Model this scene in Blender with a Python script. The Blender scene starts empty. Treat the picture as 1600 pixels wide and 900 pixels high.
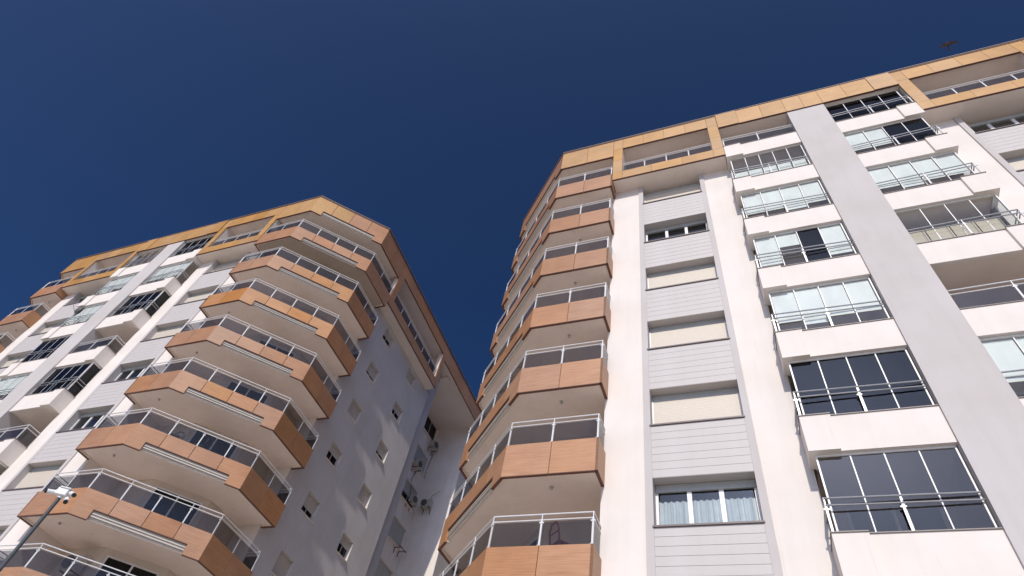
import bpy, bmesh, math, random
from mathutils import Vector, Matrix
random.seed(7)
SC = bpy.context.scene
COL = SC.collection

# ------------------------------------------------------------------ camera
CAM_H = 1.6
cam_data = bpy.data.cameras.new('camera')
cam = bpy.data.objects.new('camera', cam_data)
COL.objects.link(cam)
RX = Vector((0.933805, 0.323772, 0.15225))      # image right
RF = Vector((-0.315493, 0.544462, 0.77719))     # forward
RU = Vector((0.168738, -0.773778, 0.610569))    # image up
M = Matrix((RX, RU, -RF)).transposed().to_4x4()
M.translation = (0, 0, CAM_H)
cam.matrix_world = M
cam_data.sensor_width = 36
cam_data.lens = 21.247
cam_data.clip_start = 0.1
cam_data.clip_end = 5000
SC.camera = cam

# ------------------------------------------------------------------ light
SUN = Vector((0.152, -1.0, 0.815)).normalized()
EL = math.asin(SUN.z)
AZ = math.atan2(SUN.x, SUN.y)
world = bpy.data.worlds.new('World')
SC.world = world
world.use_nodes = True
nt = world.node_tree
bg = nt.nodes['Background']
sky = nt.nodes.new('ShaderNodeTexSky')
sky.sky_type = 'NISHITA'
sky.sun_disc = False
sky.sun_elevation = EL
sky.sun_rotation = AZ
sky.altitude = 0
sky.air_density = 0.35
sky.dust_density = 3.0
sky.ozone_density = 10.0
sat = nt.nodes.new('ShaderNodeHueSaturation')      # deep, clear blue over the whole sky
sat.inputs['Saturation'].default_value = 1.12
nt.links.new(sky.outputs[0], sat.inputs['Color'])
nt.links.new(sat.outputs[0], bg.inputs[0])
bg.inputs[1].default_value = 0.15
sun_data = bpy.data.lights.new('sun', 'SUN')
sun_data.energy = 4.4
sun_data.angle = math.radians(0.5)
sun_data.color = (1.0, 0.92, 0.81)
sun = bpy.data.objects.new('sun', sun_data)
COL.objects.link(sun)
sun.rotation_euler = SUN.to_track_quat('Z', 'Y').to_euler()
SC.view_settings.view_transform = 'Standard'
SC.view_settings.look = 'None'
SC.view_settings.gamma = 1.0
SC.view_settings.use_curve_mapping = False
SC.view_settings.exposure = -0.38
SC.render.engine = 'CYCLES'
SC.cycles.max_bounces = 12
SC.cycles.diffuse_bounces = 8
SC.cycles.caustics_reflective = False
SC.cycles.caustics_refractive = False
SC.cycles.transparent_max_bounces = 16


# ------------------------------------------------------------------ materials
def new_mat(name):
    m = bpy.data.materials.new(name)
    m.use_nodes = True
    t = m.node_tree
    b = t.nodes['Principled BSDF']
    return m, t, b


def node(t, kind, **kw):
    n = t.nodes.new(kind)
    for k, v in kw.items():
        setattr(n, k, v)
    return n


def noise_vec(t, scale, offset_random=True):
    tc = node(t, 'ShaderNodeTexCoord')
    mp = node(t, 'ShaderNodeMapping')
    mp.inputs['Scale'].default_value = scale
    t.links.new(tc.outputs['Object'], mp.inputs['Vector'])
    if offset_random:
        oi = node(t, 'ShaderNodeObjectInfo')
        ml = node(t, 'ShaderNodeMath', operation='MULTIPLY')
        ml.inputs[1].default_value = 60
        t.links.new(oi.outputs['Random'], ml.inputs[0])
        t.links.new(ml.outputs[0], mp.inputs['Location'])
    return mp.outputs[0]


def noise(t, vec, scale, detail=3, rough=.55):
    n = node(t, 'ShaderNodeTexNoise')
    n.inputs['Scale'].default_value = scale
    n.inputs['Detail'].default_value = detail
    n.inputs['Roughness'].default_value = rough
    t.links.new(vec, n.inputs['Vector'])
    return n.outputs[0]


def ramp(t, fac, stops):
    r = node(t, 'ShaderNodeValToRGB')
    e = r.color_ramp.elements
    e[0].position, e[0].color = stops[0][0], (*stops[0][1], 1)
    e[1].position, e[1].color = stops[1][0], (*stops[1][1], 1)
    for p, c in stops[2:]:
        x = e.new(p)
        x.color = (*c, 1)
    t.links.new(fac, r.inputs[0])
    return r.outputs[0]


def mixc(t, fac, a, b, mode='MIX'):
    m = node(t, 'ShaderNodeMix', data_type='RGBA', blend_type=mode)
    for sock, v in ((m.inputs[0], fac), (m.inputs[6], a), (m.inputs[7], b)):
        if isinstance(v, (int, float)):
            sock.default_value = v
        elif isinstance(v, tuple):
            sock.default_value = (*v, 1)
        else:
            t.links.new(v, sock)
    return m.outputs[2]


def plaster(name, c, rough=.85, dirt=.10, bump=.12):
    m, t, b = new_mat(name)
    v = noise_vec(t, (1, 1, 1), False)
    vs = noise_vec(t, (3.0, 3.0, .22), False)
    big = noise(t, v, .55, 4)
    streak = noise(t, vs, 1.3, 4, .6)
    dk = tuple(x * (1 - dirt) * (1.0, .985, .965)[i] for i, x in enumerate(c))
    col = ramp(t, big, [(.35, dk), (.62, c)])
    st = ramp(t, streak, [(.30, (1 - dirt * .6,) * 3), (.55, (1, 1, 1))])
    col = mixc(t, 1.0, col, st, 'MULTIPLY')
    vg = noise_vec(t, (5.5, 5.5, .30), False)
    gr = ramp(t, noise(t, vg, 1.0, 6, .7), [(.26, (1 - dirt * 1.6, 1 - dirt * 1.75, 1 - dirt * 2.0)), (.38, (1, 1, 1))])
    col = mixc(t, 1.0, col, gr, 'MULTIPLY')
    t.links.new(col, b.inputs['Base Color'])
    b.inputs['Roughness'].default_value = rough
    b.inputs['Specular IOR Level'].default_value = .25
    bp = node(t, 'ShaderNodeBump')
    bp.inputs['Strength'].default_value = bump
    bp.inputs['Distance'].default_value = .01
    t.links.new(noise(t, v, 45, 4, .7), bp.inputs['Height'])
    t.links.new(bp.outputs[0], b.inputs['Normal'])
    return m


def wood(name, c1, c2, c3, rough=.36):
    """laminate facade panel with fine horizontal grain, each panel a bit different"""
    m, t, b = new_mat(name)
    v = noise_vec(t, (.9, .9, 26))
    g = noise(t, v, 1.6, 5, .62)
    col = ramp(t, g, [(.30, c1), (.50, c2), (.72, c3)])
    v2 = noise_vec(t, (1, 1, 1))
    blot = ramp(t, noise(t, v2, 1.1, 3), [(.3, (.86, .84, .82)), (.65, (1, 1, 1))])
    col = mixc(t, 1.0, col, blot, 'MULTIPLY')
    oi = node(t, 'ShaderNodeObjectInfo')
    hs = node(t, 'ShaderNodeHueSaturation')
    mr = node(t, 'ShaderNodeMapRange')
    mr.inputs[3].default_value, mr.inputs[4].default_value = .91, 1.08
    t.links.new(oi.outputs['Random'], mr.inputs[0])
    t.links.new(mr.outputs[0], hs.inputs['Value'])
    wn = node(t, 'ShaderNodeTexWhiteNoise', noise_dimensions='1D')
    t.links.new(oi.outputs['Random'], wn.inputs['W'])
    mr2 = node(t, 'ShaderNodeMapRange')
    mr2.inputs[3].default_value, mr2.inputs[4].default_value = .92, 1.08
    t.links.new(wn.outputs[0], mr2.inputs[0])
    t.links.new(mr2.outputs[0], hs.inputs['Saturation'])
    t.links.new(col, hs.inputs['Color'])
    t.links.new(hs.outputs[0], b.inputs['Base Color'])
    rr = node(t, 'ShaderNodeMapRange')
    rr.inputs[3].default_value, rr.inputs[4].default_value = rough - .06, rough + .14
    t.links.new(g, rr.inputs[0])
    t.links.new(rr.outputs[0], b.inputs['Roughness'])
    b.inputs['Specular IOR Level'].default_value = .45
    bp = node(t, 'ShaderNodeBump')
    bp.inputs['Strength'].default_value = .08
    bp.inputs['Distance'].default_value = .004
    t.links.new(g, bp.inputs['Height'])
    t.links.new(bp.outputs[0], b.inputs['Normal'])
    return m


def simple(name, c, rough=.5, metal=0.0, var=.08):
    m, t, b = new_mat(name)
    v = noise_vec(t, (1, 1, 1))
    col = ramp(t, noise(t, v, 6, 3), [(.35, tuple(x * (1 - var) for x in c)), (.65, c)])
    t.links.new(col, b.inputs['Base Color'])
    b.inputs['Roughness'].default_value = rough
    b.inputs['Metallic'].default_value = metal
    return m


def glass(name, tint, refl=(.9, .93, 1.0), ior=1.5, boost=0.0, rough=0.0):
    """thin pane: tinted see-through plus a Fresnel mirror layer"""
    m = bpy.data.materials.new(name)
    m.use_nodes = True
    t = m.node_tree
    t.nodes.remove(t.nodes['Principled BSDF'])
    out = t.nodes['Material Output']
    tr = node(t, 'ShaderNodeBsdfTransparent')
    v = noise_vec(t, (1, 1, .4))
    col = ramp(t, noise(t, v, 2.5, 3), [(.3, tuple(x * .96 for x in tint)), (.7, tint)])
    t.links.new(col, tr.inputs[0])
    gl = node(t, 'ShaderNodeBsdfGlossy')
    gl.inputs['Color'].default_value = (*refl, 1)
    gl.inputs['Roughness'].default_value = rough
    bp = node(t, 'ShaderNodeBump')
    bp.inputs['Strength'].default_value = .25
    bp.inputs['Distance'].default_value = .02
    t.links.new(noise(t, v, 1.6, 2, .4), bp.inputs['Height'])
    t.links.new(bp.outputs[0], gl.inputs['Normal'])
    fr = node(t, 'ShaderNodeFresnel')
    fr.inputs['IOR'].default_value = ior
    ad = node(t, 'ShaderNodeMath', operation='ADD', use_clamp=True)
    ad.inputs[1].default_value = boost
    t.links.new(fr.outputs[0], ad.inputs[0])
    ge = node(t, 'ShaderNodeNewGeometry')          # mirror layer on the outer face only (a thin pane)
    iv = node(t, 'ShaderNodeMath', operation='SUBTRACT')
    iv.inputs[0].default_value = 1.0
    t.links.new(ge.outputs['Backfacing'], iv.inputs[1])
    ml = node(t, 'ShaderNodeMath', operation='MULTIPLY')
    t.links.new(ad.outputs[0], ml.inputs[0])
    t.links.new(iv.outputs[0], ml.inputs[1])
    mx = node(t, 'ShaderNodeMixShader')
    t.links.new(ml.outputs[0], mx.inputs[0])
    t.links.new(tr.outputs[0], mx.inputs[1])
    t.links.new(gl.outputs[0], mx.inputs[2])
    t.links.new(mx.outputs[0], out.inputs[0])
    return m


MT = {
    'white': plaster('white_plaster', (.765, .718, .680), dirt=.06),
    'soffit': plaster('soffit_plaster', (.82, .73, .67), dirt=.08),
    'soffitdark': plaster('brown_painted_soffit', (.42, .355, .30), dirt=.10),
    'grey': plaster('lilac_grey_plaster', (.540, .515, .510), dirt=.06),
    'plank': plaster('grey_cladding', (.535, .51, .505), rough=.55, dirt=.04, bump=.03),
    'sidewall': plaster('side_wall_plaster', (.69, .65, .625), dirt=.08),
    'backwall': plaster('back_wall_plaster', (.88, .83, .79), dirt=.10),
    'wood': wood('wood_panel', (0.353, 0.172, 0.086), (0.426, 0.221, 0.116), (0.490, 0.270, 0.148)),
    'ochre': wood('ochre_panel', (0.427, 0.227, 0.073), (0.503, 0.280, 0.096), (0.560, 0.329, 0.122)),
    'orange': wood('orange_panel', (.40, .175, .055), (.48, .225, .075), (.54, .27, .105)),
    'edge': simple('panel_edge_brown', (.13, .052, .032), .55),
    'coping': simple('roof_coping_metal', (.34, .25, .215), .5, .1),
    'copdark': simple('roof_coping_brown_strip', (.09, .04, .03), .6),  # dark brown strip below the coping, its own colour
    'rail': simple('rail_paint', (.66, .67, .69), .4),
    'steel': simple('steel_rail', (.36, .37, .39), .38, .4),
    'frame': simple('white_frame', (.80, .80, .80), .4),
    'sdframe': simple('dull_window_frame', (.50, .47, .43), .5),
    'sill': simple('dark_sill', (.14, .11, .11), .5),
    'flash': simple('parapet_flashing', (.22, .19, .175), .5),
    'shutter': simple('roller_shutter', (.60, .54, .46), .55, 0, .03),
    'shutgrey': simple('shutter_box', (.42, .44, .43), .5),
    'curtain': simple('white_curtain', (.82, .81, .79), .8),
    'blind': simple('pale_blind', (.82, .84, .80), .7, 0, .015),
    'beige': simple('beige_curtain', (.60, .52, .40), .8),
    'dark': simple('dark_interior', (.05, .05, .055), .6),
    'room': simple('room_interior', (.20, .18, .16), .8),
    'inner': plaster('balcony_inner_wall', (.74, .67, .59), dirt=.12),
    'track': simple('awning_track', (.56, .52, .48), .5),
    'slabedge': plaster('slab_edge', (.50, .47, .42), dirt=.12),
    'ac': simple('ac_casing', (.52, .50, .45), .6),
    'acdark': simple('ac_grille', (.11, .105, .10), .5),
    'rust': simple('rusty_bracket', (.12, .085, .06), .8),
    'pole': simple('pole_paint', (.055, .065, .075), .4),
    'camwhite': simple('camera_casing', (.78, .78, .78), .35),
    'black': simple('black_plastic', (.015, .015, .016), .25),
    'bird': simple('bird_feathers', (.10, .065, .06), .9, 0, .4),
    'chairm': simple('balcony_chair_plastic', (.05, .045, .045), .5),
    'redchair': simple('red_chair_plastic', (.30, .06, .07), .5),
    'rglass': glass('railing_glass', (.62, .62, .625), refl=(.8, .8, .82), boost=.01),
    'dglass': glass('dark_glass', (.34, .35, .37), refl=(.55, .57, .62), boost=.0),
    'cglass': glass('clear_glass', (.95, .965, .965), refl=(.8, .82, .85), boost=.0),
    'wglass': glass('window_glass', (.84, .88, .89), boost=.02),
}


# ------------------------------------------------------------------ mesh tools
class MB:
    def __init__(self):
        self.v, self.f = [], []

    def box(self, x0, x1, y0, y1, z0, z1):
        x0, x1 = min(x0, x1), max(x0, x1)
        y0, y1 = min(y0, y1), max(y0, y1)
        n = len(self.v)
        self.v += [(x0, y0, z0), (x1, y0, z0), (x1, y1, z0), (x0, y1, z0),
                   (x0, y0, z1), (x1, y0, z1), (x1, y1, z1), (x0, y1, z1)]
        self.f += [tuple(n + i for i in q) for q in
                   ((0, 3, 2, 1), (4, 5, 6, 7), (0, 1, 5, 4), (1, 2, 6, 5), (2, 3, 7, 6), (3, 0, 4, 7))]
        return self

    def prism(self, poly, z0, z1):
        n, k = len(self.v), len(poly)
        self.v += [(x, y, z0) for x, y in poly] + [(x, y, z1) for x, y in poly]
        self.f += [tuple(n + i for i in range(k)), tuple(n + k + i for i in range(k))]
        self.f += [(n + i, n + (i + 1) % k, n + k + (i + 1) % k, n + k + i) for i in range(k)]
        return self

    def plate(self, p0, p1, pts, t, inward):
        """upright plate along p0-p1; pts are (distance, z); thickness t towards `inward`"""
        p0, p1 = Vector(p0), Vector(p1)
        d = (p1 - p0).normalized()
        nrm = Vector(inward).normalized() * t
        n, k = len(self.v), len(pts)
        for off in (Vector((0, 0)), nrm):
            for s, z in pts:
                q = p0 + d * s + off
                self.v.append((q.x, q.y, z))
        self.f += [tuple(n + i for i in range(k)), tuple(n + k + i for i in range(k))]
        self.f += [(n + i, n + (i + 1) % k, n + k + (i + 1) % k, n + k + i) for i in range(k)]
        return self

    def rect(self, p0, p1, a, b, z0, z1, t, inward):
        return self.plate(p0, p1, [(a, z0), (b, z0), (b, z1), (a, z1)], t, inward)

    def tube(self, pts, r, seg=8):
        pts = [Vector(p) for p in pts]
        for a, b in zip(pts[:-1], pts[1:]):
            d = (b - a).normalized()
            u = d.cross(Vector((0, 0, 1)))
            if u.length < 1e-3:
                u = d.cross(Vector((1, 0, 0)))
            u.normalize()
            w = d.cross(u)
            n = len(self.v)
            for p in (a - d * r * .4, b + d * r * .4):
                for i in range(seg):
                    an = 2 * math.pi * i / seg
                    q = p + u * (r * math.cos(an)) + w * (r * math.sin(an))
                    self.v.append(tuple(q))
            self.f += [(n + i, n + (i + 1) % seg, n + seg + (i + 1) % seg, n + seg + i) for i in range(seg)]
            self.f += [tuple(n + i for i in range(seg)), tuple(n + seg + i for i in range(seg))]
        return self

    def mesh(self, name):
        me = bpy.data.meshes.new(name)
        me.from_pydata(self.v, [], self.f)
        bm = bmesh.new()
        bm.from_mesh(me)
        bmesh.ops.recalc_face_normals(bm, faces=bm.faces)
        bm.to_mesh(me)
        bm.free()
        return me


CACHE = {}


def inst(name, key, build, mat, parent=None, loc=(0, 0, 0)):
    """one object; alike pieces share mesh data through the key"""
    key = (name, key, mat)
    me = CACHE.get(key)
    if me is None:
        mb = MB()
        build(mb)
        me = mb.mesh(name)
        me.materials.append(MT[mat])
        CACHE[key] = me
    o = bpy.data.objects.new(name, me)
    COL.objects.link(o)
    o.location = loc
    if parent is not None:
        o.parent = parent
    return o


def empty(name, loc):
    o = bpy.data.objects.new(name, None)
    o.empty_display_size = .5
    COL.objects.link(o)
    o.location = loc
    return o


def tag(o, label, cat, group=None):
    o['label'] = label
    o['category'] = cat
    if group:
        o['group'] = group
    return o


# ------------------------------------------------------------------ ground
def ground_material():
    m, t, b = new_mat('pale_paving')
    v = noise_vec(t, (1, 1, 1), False)
    col = ramp(t, noise(t, v, .35, 5), [(.3, (.50, .46, .41)), (.7, (.60, .56, .50))])
    br = node(t, 'ShaderNodeTexBrick')
    br.inputs['Scale'].default_value = 1.0
    br.inputs['Color1'].default_value = (1, 1, 1, 1)
    br.inputs['Color2'].default_value = (.92, .92, .92, 1)
    br.inputs['Mortar'].default_value = (.6, .6, .6, 1)
    br.inputs['Mortar Size'].default_value = .012
    t.links.new(v, br.inputs['Vector'])
    t.links.new(mixc(t, 1.0, col, br.outputs[0], 'MULTIPLY'), b.inputs['Base Color'])
    b.inputs['Roughness'].default_value = .85
    return m


MT['ground'] = ground_material()
g = inst('ground', 0, lambda b: b.box(-2500, 2500, -2500, 2500, -.5, 0), 'ground')
g['kind'] = 'structure'

# ------------------------------------------------------------------ building
FH = 3.0
SKEW = .020


def side_x(y, x0=14.4):
    return x0 - SKEW * (y - 2.7)


WALL0 = 13.66          # side wall plane at y = 2.7
CH = math.hypot(14.4 - 11.08, 2.65 + .7)


def corner_pts(s):
    P = [(8.47, 0.0), (8.47, -.70), (11.08, -.70), (14.40, 2.65), (side_x(5.4), 5.4), (side_x(5.4, WALL0), 5.4)]
    return [Vector((s * x, y)) for x, y in P]


def inwards(s):
    r = .70710678
    return {'ret': Vector((s, 0)), 'front': Vector((0, 1)), 'chamfer': Vector((-s * r, r)), 'side': Vector((-s, 0)), 'end': Vector((0, -1))}


def offset_path(s, d):
    """railing line set back d from the outer faces"""
    x_s = 14.40
    k = d * math.tan(math.radians(22.5))
    return [Vector((s * (8.47 + d), .0)), Vector((s * (8.47 + d), -.7 + d)), Vector((s * (11.08 - k), -.7 + d)),
            Vector((s * (x_s - d), 2.65 + k)), Vector((s * (side_x(5.4) - d), 5.4 - d)), Vector((s * side_x(5.4, WALL0), 5.4 - d))]


def corner_slab_poly(s, d=.085):
    k = d * math.tan(math.radians(22.5))
    p = [(8.47 + d, 1.69), (8.47 + d, -.7 + d), (11.08 - k, -.7 + d), (14.40 - d, 2.65 + k), (side_x(5.4) - d, 5.4 - d),
         (12.32, 5.4 - d), (12.32, 3.40), (10.6, 1.69)]
    return [(s * x, y) for x, y in p]


def chamfer_segments(s, z_top, z_bot, z_notch, tag_):
    """the four chamfer panels; the end ones are L-shaped round the notch"""
    w = CH / 4
    g_ = .012
    n0, n1 = .66, CH - .62
    out = []
    for i in range(4):
        a, b = i * w + g_, (i + 1) * w - g_
        if i == 0:
            a = 0.0
            pts = [(a, z_bot), (n0, z_bot), (n0, z_notch), (b, z_notch), (b, z_top), (a, z_top)]
        elif i == 3:
            b = CH
            pts = [(a, z_notch), (n1, z_notch), (n1, z_bot), (b, z_bot), (b, z_top), (a, z_top)]
        else:
            pts = [(a, z_notch), (b, z_notch), (b, z_top), (a, z_top)]
        out.append(pts)
    return out


def wood_band(parent, s, zt, zb, zn, key, mats, ret=True, top=False):
    """panels of a corner fascia, with dark bottom edges and a pale lining behind"""
    P = corner_pts(s)
    I = inwards(s)
    T = .075
    def mat(i):
        return mats.get(i, mats[None])
    segs = []
    if ret:
        segs.append(('ret', P[0], P[1], [[(0.004, zb), (.70, zb), (.70, zt), (0.004, zt)]]))
    L = (P[2] - P[1]).length
    segs.append(('front', P[1], P[2], [[(0.002, zb), (L / 2 - .008, zb), (L / 2 - .008, zt), (0.002, zt)],
                                       [(L / 2 + .008, zb), (L, zb), (L, zt), (L / 2 + .008, zt)]]))
    segs.append(('chamfer', P[2], P[3], chamfer_segments(s, zt, zb, zn, key)))
    L2 = (P[4] - P[3]).length
    segs.append(('side', P[3], P[4], [[(0, zb), (L2 / 2 - .008, zb), (L2 / 2 - .008, zt), (0, zt)],
                                      [(L2 / 2 + .008, zb), (L2, zb), (L2, zt), (L2 / 2 + .008, zt)]]))
    if ret:
        L3 = (P[5] - P[4]).length
        segs.append(('end', P[4], P[5], [[(0.08, zb), (L3 - .004, zb), (L3 - .004, zt), (.08, zt)]]))
    i = 0
    for nm, a, b, polys in segs:
        for j, pts in enumerate(polys):
            pts2 = [(u, z + .022 if z < zt - .01 else z) for u, z in pts]
            inst('fascia_panel', (key, s, nm, j), lambda mb: mb.plate(a, b, pts2, T, I[nm]), mat(i), parent)
            i += 1
    # bottom trim strip (dark brown edge seen from below)
    i = 0
    for nm, a, b, polys in segs:
        for pts in polys:
            for (u0, z0), (u1, z1) in zip(pts, pts[1:] + pts[:1]):
                if abs(z0 - z1) < 1e-6 and z0 < zt - .01 and abs(u0 - u1) > .01:
                    u0_, u1_ = min(u0, u1), max(u0, u1)
                    inst('fascia_edge', (key, s, i), lambda mb: mb.rect(a, b, u0_, u1_, z0, z0 + .020, T + .012, I[nm]), 'edge', parent)
                    i += 1
    # plaster lining on the inner side of the full-depth lengths
    def lining(mb):
        t0 = T + .013
        for nm, a, b, polys in segs:
            L_ = (b - a).length
            off = I[nm] * t0
            if nm == 'chamfer':
                spans = [(.06, .66), (CH - .62, CH - .06)]
            elif nm == 'ret':
                spans = [(.02, .60)]
            else:
                spans = [(.10, L_ - .08)]
            for u0, u1 in spans:
                mb.rect(a + off, b + off, u0, u1, zb + .03, zb + .16, .035, I[nm])
    inst('fascia_lining', (key, s), lining, 'soffit', parent)


def railing(parent, pts, zt, z1, z2, splits, key, mat='rail', pane='rglass', tall=None):
    """posts, two rails and glass panes along a polyline of 2-D points"""
    inst('handrail', (key, 't'), lambda mb: mb.tube([(p.x, p.y, z1) for p in pts], .021), mat, parent)
    inst('middle_rail', (key, 'm'), lambda mb: mb.tube([(p.x, p.y, z2) for p in pts], .019), mat, parent)
    n = 0
    for si, (a, b) in enumerate(zip(pts[:-1], pts[1:])):
        k = splits[si]
        d = (b - a).normalized()
        L = (b - a).length
        for j in range(k):
            u0, u1 = L * j / k + .035, L * (j + 1) / k - .035
            p = a + d * (L * j / k)
            if not (si == 0 and j == 0):
                hi = z1 if (n % 2 == 0 or j == 0) else z2
                def post(mb, p=p, d=d, hi=hi):
                    mb.plate(p - d * .022, p + d, [(0, zt), (.044, zt), (.044, z2), (0, z2)], .03, Vector((-d.y, d.x)))
                    if hi > z2 + .01:
                        mb.plate(p - d * .012, p + d, [(0, z2), (.024, z2), (.024, hi), (0, hi)], .024, Vector((-d.y, d.x)))
                    q0 = p - d * .055
                    mb.plate(q0, p + d, [(0, z2 - .10), (.11, z2 - .10), (.11, z2 - .065), (0, z2 - .065)], .035, Vector((-d.y, d.x)))
                    mb.plate(p - d * .04, p + d, [(0, zt), (.08, zt), (.08, zt + .015), (0, zt + .015)], .06, Vector((-d.y, d.x)))
                inst('post', (key, si, j), post, mat, parent)
            n += 1
            if pane and u1 - u0 > .15:
                inst('glass_pane', (key, si, j), lambda mb: mb.rect(a, b, u0, u1, zt + .025, z2 - .045, .010, Vector((-d.y, d.x))), pane, parent)


def corner_balcony(B, zk, k, s, mats, dark_soffit=False):
    dz = .02 * k - .14
    zt, zb, zn = -.72, -1.75, -1.36
    if k == 0:
        zb, zn = -1.80, -1.40
    key = 'c0' if k == 0 else 'c'
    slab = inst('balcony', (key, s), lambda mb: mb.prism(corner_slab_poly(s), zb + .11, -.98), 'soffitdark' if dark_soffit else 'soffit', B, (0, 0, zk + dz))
    wood_band(slab, s, zt, zb, zn, key, mats, ret=True)
    # slab edge behind the notch with two slim awning tracks
    P, I = corner_pts(s), inwards(s)
    o = I['chamfer'] * .05
    inst('slab_edge', (key, s), lambda mb: mb.rect(P[2] + I['chamfer'] * .0655, P[3] + I['chamfer'] * .0655, .67, CH - .63, zb + .13, zn + .05, .018, I['chamfer']), 'slabedge', slab)
    for j, zz in enumerate((zb + .165, zb + .265)):
        inst('awning_track', (key, s, j), lambda mb: mb.rect(P[2] + I['chamfer'] * .03, P[3] + I['chamfer'] * .03, .69, CH - .65, zz, zz + .022, .034, I['chamfer']), 'track', slab)
    inst('awning_track', (key, s, 3), lambda mb: mb.rect(P[2] + I['chamfer'] * .11, P[3] + I['chamfer'] * .11, .40, CH - .40, zb + .075, zb + .109, .03, I['chamfer']), 'track', slab)
    # a small ceiling spot and downpipe outlet under the slab
    inst('ceiling_lamp', (key, s), lambda mb: mb.tube([(s * 9.9, .0, zb + .06), (s * 9.9, .0, zb + .108)], .05, 10), 'shutgrey', slab)
    railing(slab, offset_path(s, .055), zt + .002, .11, -.04, (1, 2, 4, 2, 1), (key, s))
    # balcony door on the inner chamfer wall
    a, b = Vector((s * 10.75, 1.85)), Vector((s * 12.15, 3.25))
    L = (b - a).length
    out = Vector((s, -1)).normalized()
    door = inst('balcony_door', (key, s), lambda mb: [mb.rect(a, b, u, u + .07, -.97, 1.10, .06, out) for u in (.0, L / 2 - .035, L - .07)] + [mb.rect(a, b, 0.0705, L - .0705, 1.04, 1.10, .055, out)], 'frame', B, (0, 0, zk + dz))
    for j in range(2):
        inst('pane', (key, s, j), lambda mb: mb.rect(a + out * .02, b + out * .02, .075 + j * (L / 2 - .035), L / 2 - .04 + j * (L / 2 - .035), -.95, 1.035, .008, out), 'dglass', door)
    return slab


def boxed_balcony(B, zk, k, s, state, n_panes=4):
    """white boxed balcony beside the central pilaster; state: open, dark, blind, clear, or a list per pane"""
    dz = 0
    top = k == 0
    slab = inst('boxed_balcony', s, lambda mb: mb.box(s * .735, s * 3.46, -.475, 1.40, -1.655, -.99), 'soffit', B, (0, 0, zk))
    def par(mb):
        mb.box(s * .732, s * 2.95, -.62, -.48, -1.70, -.70)
        mb.box(s * 2.95, s * 3.62, -.70, -.48, -1.70, -.70)
        mb.box(s * 3.47, s * 3.62, -.48, -.002, -1.70, -.70)
    inst('parapet', s, par, 'white', slab)
    def fl(mb):
        mb.box(s * .74, s * 2.945, -.645, -.455, -.698, -.676)
        mb.box(s * 2.945, s * 3.645, -.725, -.455, -.698, -.676)
        mb.box(s * 3.455, s * 3.645, -.455, -.004, -.698, -.676)
    inst('flashing', s, fl, 'flash', slab)
    pts = [Vector((s * 3.575, -.005)), Vector((s * 3.575, -.64)), Vector((s * .77, -.575))]
    openb = state == 'open'
    railing(slab, pts, -.676, .12, -.045, (1, 2), ('e', s, openb), 'rail' if openb else 'steel', 'rglass' if openb else None)
    ztop = 1.20 if top else 1.295
    if not openb:
        states = state if isinstance(state, (list, tuple)) else [state] * n_panes
        n = len(states)
        x0, x1 = .80, 3.46
        w = (x1 - x0) / n
        yg = -.50
        def fr(mb):
            mb.box(s * x0, s * x1, yg - .03, yg + .03, ztop - .055, ztop)
            mb.box(s * x0, s * x1, yg - .025, yg + .025, -.675, -.640)
            mb.box(s * (x1 - .001), s * (x1 + .034), yg - .032, yg + .032, -.674, ztop)
            mb.box(s * (x0 - .033), s * (x0 + .0), yg - .024, yg + .024, -.672, ztop)
            mb.box(s * (x1 - .02), s * (x1 + .032), yg + .033, -.01, ztop - .05, ztop - .002)
        inst('glazing_frame', (s, ztop), fr, 'frame', slab)
        for j, st in enumerate(states):
            a, b = x0 + j * w + .006, x0 + (j + 1) * w - .006
            gm = {'dark': 'dglass', 'blind': 'cglass', 'clear': 'cglass', 'beige': 'cglass', 'half': 'cglass', 'lower': 'cglass', 'smoke': 'rglass'}[st]
            inst('glazing_pane', (s, n, j, ztop), lambda mb: mb.box(s * a, s * b, yg - .006, yg + .006, -.642, ztop - .058), gm, slab)
            if j:
                inst('pane_joint', (s, n, j, ztop), lambda mb: mb.box(s * (a - .019), s * (a + .006), yg - .016, yg - .0065, -.64, ztop - .058), 'frame', slab)
            if st in ('blind', 'half'):
                zb_ = -.10 if st == 'blind' else .55
                if st == 'blind' and (j + k) % 3 == 0:
                    zb_ = -.30
                inst('blind', (s, n, j, ztop, zb_), lambda mb: mb.box(s * (a + .015), s * (b - .015), yg + .035, yg + .043, zb_, ztop - .07), 'blind', slab)
            if st == 'lower':
                inst('curtain', (s, n, j, ztop, 'l'), lambda mb: mb.box(s * (a + .015), s * (b - .015), yg + .12, yg + .13, -.6, .28), 'blind', slab)
            if st == 'beige':
                inst('curtain', (s, n, j, ztop), lambda mb: mb.box(s * (a + .01), s * (b - .01), yg + .5, yg + .512, -.95, ztop - .5), 'beige', slab)
        # side pane
        sm = 'dglass' if states[-1] == 'dark' else 'cglass'
        inst('glazing_pane', (s, 'side', ztop), lambda mb: mb.box(s * (x1 + .004), s * (x1 + .016), yg + .04, -.012, -.67, ztop - .055), sm, slab)
    # door in the flat wall behind
    door = inst('balcony_door', ('e', s), lambda mb: [mb.box(s * x, s * (x + .07), 1.33, 1.396, -.985, 1.1) for x in (1.0, 1.95, 2.9)] + [mb.box(s * 1.071, s * 2.899, 1.335, 1.396, 1.03, 1.1)], 'frame', B, (0, 0, zk))
    for j in range(2):
        inst('pane', ('e', s, j), lambda mb: mb.box(s * (1.075 + .95 * j), s * (1.945 + .95 * j), 1.36, 1.37, -.97, 1.028), 'dglass', door)
    return slab


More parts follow.
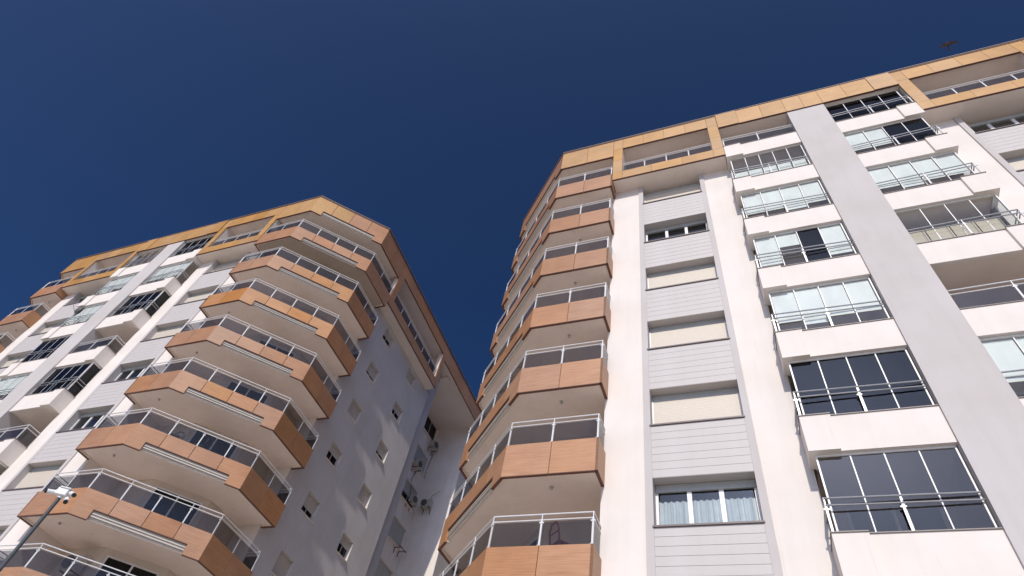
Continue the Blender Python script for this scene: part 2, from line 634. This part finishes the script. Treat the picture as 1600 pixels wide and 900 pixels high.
def recess_window(B, zk, s, state):
    x0, x1 = 4.832, 7.238
    w = inst('window', s, lambda mb: [mb.box(s * a, s * b, .13, .19, .03, 1.30) for a, b in ((x0 + .002, x0 + .07), (x1 - .07, x1 - .002))] +
             [mb.box(s * (x0 + .071), s * (x1 - .071), .13, .19, .03, .09), mb.box(s * (x0 + .071), s * (x1 - .071), .128, .188, 1.15, 1.30)], 'frame', B, (0, .17, zk))
    inst('sill', s, lambda mb: mb.box(s * (x0 - .03), s * (x1 + .03), -.255, .04, -.016, .028), 'sill', w)
    inst('shutter_box', s, lambda mb: mb.box(s * (x0 + .012), s * (x1 - .012), .085, .127, 1.12, 1.325), 'shutgrey', w)
    xs = [x0 + .07, x0 + .07 + .755, x0 + .07 + 1.51, x1 - .07]
    for j in range(2):
        inst('mullion', (s, j), lambda mb: mb.box(s * (xs[j + 1] - .055), s * (xs[j + 1] + .055), .122, .182, .0905, 1.149), 'frame', w)
    for j in range(3):
        inst('pane', (s, j), lambda mb: mb.box(s * (xs[j] + .03), s * (xs[j + 1] - .03), .152, .160, .085, 1.155), 'wglass', w)
    z0 = {'down': .035, 'most': .36, 'half': .62, 'open': None, 'curtain': None}[state]
    if z0 is not None:
        def sh(mb):
            z = z0
            while z < 1.12:
                h = min(.060, 1.125 - z)
                mb.box(s * (x0 + .02), s * (x1 - .02), .090, .104, z, z + h - .007)
                mb.box(s * (x0 + .02), s * (x1 - .02), .0915, .104, z + h - .0069, z + h)
                z += h + .0005
        inst('roller_shutter', (s, state), sh, 'shutter', w)
        inst('shutter_guide', s, lambda mb: [mb.box(s * a, s * b, .078, .127, .03, 1.119) for a, b in ((x0 + .004, x0 + .045), (x1 - .045, x1 - .004))], 'frame', w)
    if state == 'curtain':
        def cu(mb):
            n = 90
            for j in range(n):
                xa, xb = x0 + .08 + (x1 - x0 - .16) * j / n, x0 + .08 + (x1 - x0 - .16) * (j + 1) / n
                ya = .235 + .03 * math.sin(j * 1.1) + .012 * math.sin(j * 2.7)
                yb = .235 + .03 * math.sin((j + 1) * 1.1) + .012 * math.sin((j + 1) * 2.7)
                mb.prism([(s * xa, ya), (s * xb, yb), (s * xb, yb + .006), (s * xa, ya + .006)], .04, .93)
        inst('curtain', s, cu, 'curtain', w)
    return w


def cladding(B, zk, s, n=7):
    """plank cladding between this window's sill and the lintel below"""
    x0, x1 = 4.834, 7.236
    back = inst('cladding', s, lambda mb: mb.box(s * x0, s * x1, -.03, .41, -1.655, -.018), 'sill', B, (0, 0, zk))
    h = (1.657 - .02) / n
    for j in range(n):
        inst('plank', s, lambda mb: mb.box(s * x0, s * x1, -.045, -.0305, .009, h), 'plank', back, (0, 0, -.020 - (j + 1) * h))
    inst('lintel_soffit', s, lambda mb: mb.box(s * x0, s * x1, -.044, .41, -1.664, -1.656), 'plank', back)


def building(loc, zT, label, shut, states, wood_map, dark=(), floors=8):
    """loc: centre of the front wall line on the ground; zT: height of the top floor's sill level"""
    B = empty('apartment_building', loc)
    tag(B, label, 'building', 'twin apartment towers')
    gz = 0.0
    Z = lambda r: zT + r
    # ---- core of flats and walls
    def core(mb):
        half = [(8.56, 1.41), (8.56, 1.70), (10.6, 1.70), (12.3, 3.40), (12.3, 14.0), (10.2, 14.0), (10.2, 21.2), (13.15, 21.2), (13.0, 28.0)]
        mb.prism(half + [(-x, y) for x, y in reversed(half)], gz + .002, Z(1.45))
    inst('wall', ('core', zT), core, 'inner', B)
    for s in (-1, 1):
        inst('pier', (s, 1, zT), lambda mb: mb.box(s * 7.432, s * 8.555, 0, 1.69, gz, Z(-1.46)), 'white', B)
        inst('pier', (s, 2, zT), lambda mb: mb.box(s * 3.55, s * 4.648, 0, 1.40, gz, Z(-1.46)), 'white', B)
        for j, (a, b) in enumerate(((4.650, 4.832), (7.238, 7.430))):
            inst('recess_frame', (s, j, zT), lambda mb: mb.box(s * a, s * b, -.055, .415, gz, Z(-1.462)), 'grey', B)
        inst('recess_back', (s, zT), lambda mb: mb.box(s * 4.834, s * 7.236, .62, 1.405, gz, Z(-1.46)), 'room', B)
        zlow = Z(-FH * (floors - 1) - 1.665)
        inst('recess_base', (s, zT), lambda mb: mb.box(s * 4.834, s * 7.236, -.04, .40, gz, zlow), 'grey', B)
        zb2 = Z(-FH * (floors - 1) - 1.71)
        inst('base_wall', (s, zT), lambda mb: mb.box(s * .735, s * 3.548, -.40, 1.40, gz, zb2), 'white', B)
        zb3 = Z(-FH * (floors - 1) - 1.80)
        inst('base_wall', (s, 'c', zT), lambda mb: mb.prism([(s * x, y) for x, y in ((8.56, .2), (11.0, .2), (13.5, 2.8), (13.5, 5.39), (12.31, 5.39), (12.31, 3.4), (10.6, 1.695), (8.56, 1.695))], gz, zb3), 'white', B)
    inst('pilaster', zT, lambda mb: mb.box(-.73, .73, -.685, 1.40, gz, Z(1.195)), 'grey', B)

    # ---- floors
    for k in range(floors):
        zk = Z(-FH * k)
        for s in (-1, 1):
            m = dict(wood_map.get((s, k), {}))
            m.setdefault(None, 'ochre' if False else 'wood')
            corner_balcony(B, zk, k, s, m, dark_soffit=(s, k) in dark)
            boxed_balcony(B, zk, k, s, *states.get((s, k), ('dark', 4)))
            if k:
                recess_window(B, zk, s, shut.get((s, k), random.choice(['down', 'most', 'down', 'half', 'open'])))
                cladding(B, zk, s)

    # ---- roof: slab, ceilings, coping, fascia panels
    ext = [(11.08, -.70), (14.40, 2.65), (side_x(28.0), 28.0)]
    def rpoly(d):
        k = d * math.tan(math.radians(22.5))
        h = [(11.08 - k, -.70 + d), (14.40 - d, 2.65 + k), (side_x(28) - d, 28.0 - d)]
        return h + [(-x, y) for x, y in reversed(h)]
    roof = inst('roof', zT, lambda mb: mb.prism(rpoly(.08), Z(1.78), Z(2.60)), 'soffit', B)
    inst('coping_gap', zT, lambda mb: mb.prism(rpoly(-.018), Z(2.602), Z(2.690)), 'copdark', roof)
    inst('coping', zT, lambda mb: mb.prism(rpoly(-.045), Z(2.692), Z(2.722)), 'coping', roof)
    T = .07
    ft = Z(2.600)
    def front_panels(edges, z0, y, mat, key):
        for j, (a, b) in enumerate(zip(edges[:-1], edges[1:])):
            inst('fascia_panel', (key, j, zT), lambda mb: mb.box(a + .006, b - .006, y, y + T, z0 + .02, ft), mat, roof)
        inst('fascia_edge', (key, zT), lambda mb: mb.box(edges[0], edges[-1], y + .001, y + T + .012, z0, z0 + .0195), 'edge', roof)
    for s in (-1, 1):
        def E(*x):
            return sorted(s * q for q in x)
        front_panels(E(3.63, 4.08, 5.06, 6.05, 7.03, 8.02, 8.46), Z(1.60), -.70, 'ochre', ('lo', s))
        if s > 0:
            front_panels([-.73, .0, .73], Z(1.205), -.735, 'ochre', 'mid')
        front_panels(E(.73, 1.70, 2.72), Z(1.205), -.735, 'ochre', ('e', s))
        front_panels(E(2.72, 3.625), Z(1.185), -.765, 'ochre', ('e2', s))
        # corner fascia with the notch
        crn = inst('corner_ceiling', (s, zT), lambda mb: mb.prism(corner_slab_poly(s), Z(1.08), Z(1.776)), 'soffit', B)
        wood_band(crn, s, ft, Z(.95), Z(1.40), ('roof', zT), {None: 'wood', 0: 'ochre', 1: 'ochre', 2: 'ochre' if s > 0 else 'wood', 3: 'ochre' if s > 0 else 'wood'}, ret=False)
        P, I = corner_pts(s), inwards(s)
        inst('slab_edge', ('roof', s, zT), lambda mb: mb.rect(P[2] + I['chamfer'] * .0655, P[3] + I['chamfer'] * .0655, .67, CH - .63, Z(1.10), Z(1.44), .018, I['chamfer']), 'slabedge', crn)
        for j, zz in enumerate((1.12, 1.22)):
            inst('awning_track', ('roof', s, j, zT), lambda mb: mb.rect(P[2] + I['chamfer'] * .03, P[3] + I['chamfer'] * .03, .69, CH - .65, Z(zz), Z(zz + .022), .034, I['chamfer']), 'track', crn)
        inst('boxed_ceiling', (s, zT), lambda mb: mb.box(s * .732, s * 3.62, -.66, 1.40, Z(1.215), Z(1.777)), 'soffit', B)
        # ---- top loggia
        lo = inst('loggia', (s, zT), lambda mb: mb.box(s * 3.64, s * 8.45, -.625, 1.405, Z(-1.458), Z(-.99)), 'soffit', B)
        eds = E(3.63, 4.08, 5.39, 6.71, 8.02, 8.462)
        for j, (a, b) in enumerate(zip(eds[:-1], eds[1:])):
            inst('fascia_panel', ('band', s, j, zT), lambda mb: mb.box(a + .005, b - .005, -.70, -.63, Z(-1.43), Z(-.78)), 'ochre', lo)
        inst('fascia_edge', ('band', s, zT), lambda mb: mb.box(s * 3.63, s * 8.462, -.699, -.626, Z(-1.452), Z(-1.431)), 'edge', lo)
        for j, (a, b) in enumerate(((3.63, 4.08), (8.02, 8.462))):
            for q, (za, zb_) in enumerate(((-.775, .40), (.41, 1.598))):
                inst('pillar_panel', (s, j, q, zT), lambda mb: mb.box(s * (a + .005), s * (b - .005), -.70, -.63, Z(za), Z(zb_)), 'ochre', lo)
            inst('pillar', (s, j, zT), lambda mb: mb.box(s * (a + .012), s * (b - .012), -.628, 1.40, Z(-.988), Z(1.778)), 'white', lo)
        inst('loggia_back', (s, zT), lambda mb: mb.box(s * 4.07, s * 8.03, 1.30, 1.40, Z(-.988), Z(1.778)), 'white', lo)
        inst('loggia_door', (s, zT), lambda mb: mb.box(s * 5.0, s * 7.0, 1.27, 1.299, Z(-.98), Z(1.15)), 'dglass', lo)
        rp = [Vector((s * 4.10, -.60)), Vector((s * 8.0, -.60))] if s > 0 else [Vector((-8.0, -.60)), Vector((-4.10, -.60))]
        railing(lo, rp, Z(-.778), Z(.10), Z(-.05), (4,), ('lo', s, zT))
        # ---- side wall with small windows
        cols = ((7.12, 8.22), (10.72, 11.82))
        def sidewall(mb):
            def seg(y0, y1, z0, z1):
                mb.prism([(s * side_x(y0, WALL0), y0), (s * side_x(y1, WALL0), y1), (s * 12.31, y1), (s * 12.31, y0)], z0, z1)
            ys = [5.32, cols[0][0], cols[0][1], cols[1][0], cols[1][1], 13.8]
            for j in (0, 2, 4):
                seg(ys[j], ys[j + 1], gz, Z(-1.46))
            for c0, c1 in cols:
                zs = [gz] + [q for k in range(floors - 1, 0, -1) for q in (Z(-FH * k + .22), Z(-FH * k + 1.24))] + [Z(-1.46)]
                for j in range(0, len(zs), 2):
                    seg(c0, c1, zs[j], zs[j + 1])
        inst('side_wall', (s, zT), sidewall, 'sidewall', B)
        inst('side_pier', (s, zT), lambda mb: mb.prism([(s * (side_x(13.8, WALL0) - .13), 13.802), (s * (side_x(14.75, WALL0) - .13), 14.75), (s * 10.21, 14.75), (s * 10.21, 13.802)], gz, Z(1.50)), 'grey', B)
        for k in range(1, floors):
            for ci, (c0, c1) in enumerate(cols):
                xw = side_x((c0 + c1) / 2, WALL0) - .20
                w = inst('window', ('sd', s, ci), lambda mb: [mb.box(s * (xw - .05), s * xw, a, b, .22, 1.24) for a, b in ((c0 + .002, c0 + .06), ((c0 + c1) / 2 - .03, (c0 + c1) / 2 + .03), (c1 - .06, c1 - .002))] +
                         [mb.box(s * (xw - .048), s * (xw - .002), c0 + .061, c1 - .061, a, b) for a, b in ((.222, .29), (1.17, 1.238))], 'sdframe', B, (0, 0, Z(-FH * k)))
                inst('pane', ('sd', s, ci), lambda mb: mb.box(s * (xw - .03), s * (xw - .02), c0 + .05, c1 - .05, .27, 1.19), 'dglass', w)
                inst('sill', ('sd', s, ci), lambda mb: mb.box(s * (xw - .002), s * (xw + .255), c0 - .05, c1 + .05, .196, .219), 'soffit', w)
                if True:
                    z0_ = (.30, .60, .80)[(k * 2 + ci) % 3]
                    inst('roller_shutter', ('sd', s, ci, z0_), lambda mb: mb.box(s * (xw + .002), s * (xw + .014), c0 + .03, c1 - .03, z0_, 1.22), 'shutter', w)
        # ---- top floor along the side
        ya, yb = 5.41, 13.3
        sd = inst('side_terrace', (s, zT), lambda mb: mb.prism([(s * (side_x(ya) - .08), ya), (s * (side_x(yb) - .08), yb), (s * 12.31, yb), (s * 12.31, ya)], Z(-1.455), Z(-.99)), 'soffit', B)
        n = 6
        A0, A1 = Vector((s * side_x(ya), ya)), Vector((s * side_x(yb), yb))
        Ls = (A1 - A0).length
        for j in range(n):
            inst('fascia_panel', ('sdb', s, j, zT), lambda mb: mb.rect(A0, A1, Ls * j / n + .006, Ls * (j + 1) / n - .006, Z(-1.43), Z(-.78), .07, (-s, 0)), 'wood', sd)
        inst('fascia_edge', ('sdb', s, zT), lambda mb: mb.rect(A0, A1, 0, Ls, Z(-1.452), Z(-1.431), .075, (-s, 0)), 'edge', sd)
        for j, (u0, u1) in enumerate(((0.0, .50), (Ls - .42, Ls))):
            inst('pillar', ('sdb', s, j, zT), lambda mb: mb.rect(A0 + Vector((-s * .071, 0)), A1 + Vector((-s * .071, 0)), u0 + .01, u1 - .01, Z(-.985), Z(1.778), .30, (-s, 0)), 'white', sd)
            inst('pillar_panel', ('sdb', s, j, zT), lambda mb: mb.rect(A0, A1, u0 + .004, u1 - .004, Z(-.775), Z(1.598), .07, (-s, 0)), 'wood', sd)
        railing(sd, [A0 + Vector((-s * .10, .52)), A1 + Vector((-s * .10, -.44))], Z(-.778), Z(.10), Z(-.05), (6,), ('sd', s, zT))
        B0, B1 = Vector((s * side_x(5.40), 5.402)), Vector((s * side_x(27.9), 27.9))
        Lb = (B1 - B0).length
        n = 18
        for j in range(n):
            z0_ = 1.60 if j < 6 else 1.30
            inst('fascia_panel', ('sdr', s, j, zT), lambda mb: mb.rect(B0, B1, Lb * j / n + .006, Lb * (j + 1) / n - .006, Z(z0_ + .02), ft, .07, (-s, 0)), 'wood', roof)
        for j, (u0, u1, zz) in enumerate(((0, Lb / 3, 1.60), (Lb / 3 + .001, Lb, 1.30))):
            inst('fascia_edge', ('sdr', s, j, zT), lambda mb: mb.rect(B0, B1, u0, u1, Z(zz), Z(zz + .0195), .075, (-s, 0)), 'edge', roof)
        # soffit over the set-back rear yard, with two beams
        yr = 13.32
        sf = inst('rear_soffit', (s, zT), lambda mb: mb.prism([(s * (side_x(yr) - .35), yr), (s * (side_x(27.8) - .35), 27.8), (s * 10.0, 27.8), (s * 10.0, yr)], Z(1.50), Z(1.776)), 'soffit', B)
        inst('edge_beam', (s, zT), lambda mb: mb.prism([(s * (side_x(yr) - .085), yr), (s * (side_x(27.8) - .085), 27.8), (s * (side_x(27.8) - .348), 27.8), (s * (side_x(yr) - .348), yr)], Z(1.33), Z(1.776)), 'soffit', sf)
        inst('cross_beam', (s, zT), lambda mb: mb.box(s * 10.3, s * (side_x(15.2) - .40), 15.0, 15.35, Z(1.28), Z(1.498)), 'soffit', sf)
        # ---- recessed rear yard: white wall, windows, front-facing rear wall
        inst('rear_wall', (s, zT), lambda mb: mb.box(s * 10.2, s * 10.32, 14.76, 21.19, gz, Z(1.498)), 'backwall', B)
        inst('rear_wall', (s, 'f', zT), lambda mb: mb.box(s * 10.33, s * 13.16, 21.06, 21.185, gz, Z(1.498)), 'backwall', B)
        for k in range(floors):
            w = inst('window', ('ry', s), lambda mb: [mb.box(s * 10.322, s * 10.36, a, b, -.05, 1.36) for a, b in ((18.55, 18.62), (19.55, 19.61), (20.53, 20.60))] +
                     [mb.box(s * 10.322, s * 10.358, 18.621, 20.529, a, b) for a, b in ((-.05, .02), (1.29, 1.36))], 'sdframe', B, (0, 0, Z(-FH * k)))
            inst('pane', ('ry', s), lambda mb: mb.box(s * 10.330, s * 10.336, 18.60, 20.55, .0, 1.31), 'dglass', w)
            if k:
                inst('roller_shutter', ('ry', s, k % 3), lambda mb: mb.box(s * 10.337, s * 10.349, 18.63, 20.52, (.02, .02, .5)[k % 3], 1.28), 'shutgrey', w)
            inst('sill', ('ry', s), lambda mb: mb.box(s * 10.322, s * 10.50, 18.5, 20.65, -.085, -.052), 'soffit', w)
            inst('surround', ('ry', s), lambda mb: mb.box(s * 10.322, s * 10.47, 18.45, 20.70, 1.362, 1.42), 'soffit', w)
    return B


W = 13.122
RC = (4.941, W)
LC = (4.941 - 38.556, W + .129)
ZR = 26.062 + CAM_H
ZL = 29.031 + CAM_H
D, BL, CL_, OP = ('dark', 4), ('blind', 4), ('clear', 5), ('open', 4)
states_R = {(-1, 0): OP, (-1, 1): (['lower'] * 5, 5), (-1, 2): BL, (-1, 3): (['blind', 'dark', 'half', 'blind'], 4), (-1, 4): BL, (-1, 5): D, (-1, 6): ('smoke', 4), (-1, 7): D,
            (1, 0): D, (1, 1): (['blind', 'blind', 'dark', 'dark'], 4), (1, 2): BL, (1, 3): (['beige'] * 4, 4), (1, 4): OP, (1, 5): BL, (1, 6): D, (1, 7): OP}
shut_R = {(-1, 1): 'down', (-1, 2): 'open', (-1, 3): 'down', (-1, 4): 'down', (-1, 5): 'down', (-1, 6): 'curtain', (-1, 7): 'down',
          (1, 1): 'open', (1, 2): 'down', (1, 3): 'half', (1, 4): 'down'}
building((RC[0], RC[1], 0), ZR, 'nearer tower on the right, glazed white balconies flanking its grey pilaster', shut_R, states_R,
         {})
states_L = {(-1, 0): (['clear'] * 4, 4), (-1, 1): BL, (-1, 2): BL, (-1, 3): D, (-1, 4): BL, (-1, 5): D, (-1, 6): BL, (-1, 7): D,
            (1, 0): D, (1, 1): BL, (1, 2): D, (1, 3): OP, (1, 4): D, (1, 5): OP, (1, 6): BL, (1, 7): D}
shut_L = {(1, 1): 'down', (1, 2): 'most', (1, 3): 'most', (1, 4): 'open', (1, 5): 'open', (1, 6): 'down', (1, 7): 'down', (-1, 1): 'open', (-1, 2): 'most', (-1, 3): 'most'}
orange = {i: 'orange' for i in range(12)}
building((LC[0], LC[1], 0), ZL, 'farther tower on the left, seen at its corner with stacked wood-faced balconies', shut_L, states_L,
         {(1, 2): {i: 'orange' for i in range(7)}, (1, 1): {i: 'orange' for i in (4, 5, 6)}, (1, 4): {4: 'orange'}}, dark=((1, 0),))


# ------------------------------------------------------------------ air conditioners
def local(c, zT, x, y, z):
    return (c[0] + x, c[1] + y, zT + z)


def air_conditioner(loc, facing, label, pipe=None, sz=(.80, .30, .56), legs=True):
    """outdoor unit; facing is the direction of its grille in degrees (0 = towards -y)"""
    r = empty('air_conditioner', loc)
    r.rotation_euler.z = math.radians(facing)
    tag(r, label, 'air conditioner', 'outdoor air conditioning units')
    w, d, h = sz
    inst('casing', sz, lambda mb: mb.box(-w / 2, w / 2, -d / 2, d / 2, 0, h), 'ac', r)
    def fan(mb):
        n = 20
        c = -w * .13
        rad = h * .40
        mb.tube([(c, -d / 2 - .012, h / 2), (c, -d / 2 + .001, h / 2)], rad, n)
    inst('fan_grille', sz, fan, 'acdark', r)
    inst('vent_panel', sz, lambda mb: [mb.box(w * .30, w * .46, -d / 2 - .008, -d / 2 + .001, h * (.2 + .12 * i), h * (.26 + .12 * i)) for i in range(5)], 'shutgrey', r)
    if legs:
        for i, x in enumerate((-w * .35, w * .35)):
            inst('bracket', (sz, i), lambda mb: [mb.box(x - .02, x + .02, -d / 2, d / 2 + .18, -.045, -.001), mb.box(x - .018, x + .018, d / 2 + .14, d / 2 + .178, -.40, -.046)], 'rust', r)
    if pipe:
        inst('pipe', str(pipe), lambda mb: mb.tube(pipe, .018), 'rust', r)
    return r


AR = 90  # grille towards +x
air_conditioner(local(LC, ZL, 10.72, 20.45, .02 - .75), AR, 'air conditioner directly under the topmost window of the recessed white wall',
                [(.3, .1, .2), (.42, .2, -.4), (.35, .33, -1.6), (.42, .33, -2.4)])
air_conditioner(local(LC, ZL, 10.72, 19.2, -2.86 - .6), AR, 'air conditioner one floor below the topmost one on the recessed wall',
                [(.2, .1, .1), (.1, .3, -.8), (.5, .33, -1.6), (.7, .33, -2.2)])
air_conditioner(local(LC, ZL, 10.72, 19.9, -5.95), AR, 'left one of the paired air conditioners in the shady recess between towers')
air_conditioner(local(LC, ZL, 11.35, 20.70, -5.75), 0, 'right one of the paired air conditioners, its bent pipe reaching up',
                [(.1, .1, .5), (.2, .15, 1.0), (.8, .12, 1.35)])
br = empty('empty_bracket', local(LC, ZL, 10.5, 20.3, -9.2))
tag(br, 'empty rusty wall bracket below the paired air conditioners', 'bracket')
for i, y in enumerate((-.28, .28)):
    inst('arm', i, lambda mb: [mb.box(-.16, .42, y - .02, y + .02, 0, .04), mb.box(-.16, -.12, y - .02, y + .02, -.35, -.001)], 'rust', br)
inst('cross_bar', 0, lambda mb: mb.box(.30, .34, -.5, .5, .041, .08), 'rust', br)
air_conditioner(local(RC, ZR, -8.98, 1.45, -15.0 + .35), 0, 'air conditioner high on the wall inside a balcony of the nearer tower')
air_conditioner(local(RC, ZR, 4.75, .85, .10), 60, 'air conditioner in the top loggia right of the nearer tower\'s pilaster')
air_conditioner(local(LC, ZL, 5.4, .6, .25), 0, 'air conditioner in the top loggia of the farther tower')
air_conditioner(local(LC, ZL, 10.0, 1.4, -21.0 + .25), 0, 'air conditioner on the lowest visible balcony behind the camera pole')

# small dark dish on a left tower balcony
dish = empty('satellite_dish', local(LC, ZL, -3.3, -.58, -6.0 + 1.02))
tag(dish, 'small dark round dish at a white balcony of the farther tower', 'dish')
def dish_mesh(mb):
    n, rings = 14, 4
    for i in range(rings):
        for j in range(n):
            q = []
            for a, b in ((i, j), (i + 1, j), (i + 1, j + 1), (i, j + 1)):
                r_ = .27 * a / rings
                an = 2 * math.pi * b / n
                q.append((r_ * math.cos(an), -.10 + 1.1 * r_ * r_, r_ * math.sin(an)))
            k = len(mb.v)
            mb.v += q + [(x, y + .012, z) for x, y, z in q]
            mb.f += [(k, k + 1, k + 2, k + 3), (k + 4, k + 7, k + 6, k + 5)]
inst('reflector', 0, dish_mesh, 'acdark', dish)
inst('feed_arm', 0, lambda mb: mb.tube([(0, -.10, -.25), (0, -.40, -.05), (0, -.42, 0)], .012), 'acdark', dish)
inst('mount', 0, lambda mb: mb.tube([(0, -.09, 0), (0, .1, -.1), (0, .1, -.5)], .02), 'acdark', dish)


# ------------------------------------------------------------------ balcony furniture seen through the glass
def chair(loc, rz, label, mat='chairm'):
    r = empty('balcony_chair', loc)
    r.rotation_euler.z = math.radians(rz)
    tag(r, label, 'chair')
    inst('seat', 0, lambda mb: mb.box(-.22, .22, -.22, .22, .42, .46), mat, r)
    inst('backrest', 0, lambda mb: [mb.tube([(-.2, .21, .46), (-.2, .26, .75), (-.1, .28, .92), (.1, .28, .92), (.2, .26, .75), (.2, .21, .46)], .022), mb.tube([(-.2, .25, .68), (.2, .25, .68)], .015)], mat, r)
    for i, (x, y) in enumerate(((-.2, -.2), (.2, -.2), (-.2, .2), (.2, .2))):
        inst('leg', i, lambda mb: mb.tube([(x, y, .44), (x * 1.15, y * 1.15, 0)], .018), mat, r)
    return r


chair(local(RC, ZR, -9.35, -.30, -18 - .02 - .98), 140, 'reddish chair behind glass on the lowest balcony of the nearer tower', 'redchair')

chair(local(LC, ZL, 11.75, .55, -15 - .04 - .98), 30, 'left dark chair behind glass on a wood-faced corner balcony')
chair(local(LC, ZL, 12.55, 1.30, -15 - .04 - .98), -70, 'right dark chair behind glass on a wood-faced corner balcony')


# ------------------------------------------------------------------ camera pole
PD = 11.0
pp = Vector((-.883, .4695)) * PD
ph = CAM_H + .372 * PD
pole = empty('camera_pole', (pp.x, pp.y, 0))
tag(pole, 'dark pole carrying white surveillance cameras at lower left', 'pole')
inst('mast', 0, lambda mb: mb.tube([(0, 0, 0), (0, 0, ph)], .027, 14), 'pole', pole)
inst('base_plate', 0, lambda mb: [mb.box(-.15, .15, -.15, .15, 0, .02), mb.tube([(0, 0, .02), (0, 0, .5)], .055, 14)], 'pole', pole)
hd = empty('surveillance_camera', (pp.x, pp.y, ph))
hd.rotation_euler.z = math.radians(28)
hd.scale = (.72, .72, .72)
tag(hd, 'white surveillance camera cluster on top of the dark pole', 'camera')


def cam_body(mb, c, d, L, r):
    c, d = Vector(c), Vector(d).normalized()
    mb.tube([c - d * L * .5, c + d * L * .5], r, 12)


inst('housing', 0, lambda mb: [mb.box(-.11, .11, -.09, .09, .03, .17), mb.box(-.15, -.10, -.05, .05, .05, .12), mb.tube([(0, 0, .0), (0, 0, .04)], .055, 12), mb.box(-.08, .14, -.11, .11, .171, .19)], 'camwhite', hd)
for i, (c, d) in enumerate((((.20, -.05, .10), (.8, -.5, -.35)), ((.17, -.02, -.03), (.5, -.6, -.6)), ((-.19, -.03, .06), (-.8, -.5, -.3)))):
    b_ = inst('camera_head', i, lambda mb: cam_body(mb, c, d, .17, .048), 'camwhite', hd)
    dd = Vector(d).normalized()
    inst('lens', i, lambda mb: cam_body(mb, Vector(c) + dd * .105, d, .05, .042), 'black', b_)

# ------------------------------------------------------------------ bird
bl = Vector((.674, .739, 1.795)).normalized() * 43 + Vector((0, 0, CAM_H))
bird = empty('bird', bl)
bird.scale = (1.4, 1.2, 1.4)
tag(bird, 'small dark bird gliding with spread wings above the roof edge', 'bird')


def bird_body(mb):
    prof = [(-.17, .004), (-.12, .020), (-.05, .045), (.02, .050), (.08, .036), (.11, .030), (.135, .024), (.155, .006)]
    n = 10
    k = len(mb.v)
    for y, r in prof:
        for i in range(n):
            a = 2 * math.pi * i / n
            mb.v.append((r * math.cos(a), y, r * .85 * math.sin(a)))
    for q in range(len(prof) - 1):
        for i in range(n):
            mb.f.append((k + q * n + i, k + q * n + (i + 1) % n, k + (q + 1) * n + (i + 1) % n, k + (q + 1) * n + i))
    mb.f += [tuple(k + i for i in range(n)), tuple(k + (len(prof) - 1) * n + i for i in range(n))]
    mb.prism([(-.012, -.12), (.012, -.12), (.05, -.27), (.0, -.25), (-.05, -.27)], -.006, .006)


def bird_wing(mb, s):
    poly = [(.03, .07), (.16, .10), (.34, .03), (.40, -.06), (.26, -.04), (.15, -.07), (.03, -.06)]
    n, k = len(poly), len(mb.v)
    for dz in (0, .010):
        for x, y in poly:
            mb.v.append((s * x, y, dz + .06 * math.sin(x * 5.5)))
    mb.f += [(k + i, k + (i + 1) % n, k + n + (i + 1) % n, k + n + i) for i in range(n)]
    for off in (0, n):
        for a, b, c in ((0, 1, 6), (1, 5, 6), (1, 2, 5), (2, 4, 5), (2, 3, 4)):
            mb.f.append((k + off + a, k + off + b, k + off + c))


bb = inst('body', 0, bird_body, 'bird', bird)
for s in (-1, 1):
    inst('wing', s, lambda mb: bird_wing(mb, s), 'bird', bird)
# seen from below: long axis along the picture's vertical, wings across
bird.rotation_euler = Matrix((RX * .93 + RU * .30, RU * .93 - RX * .30, RF * -1)).transposed().to_euler()
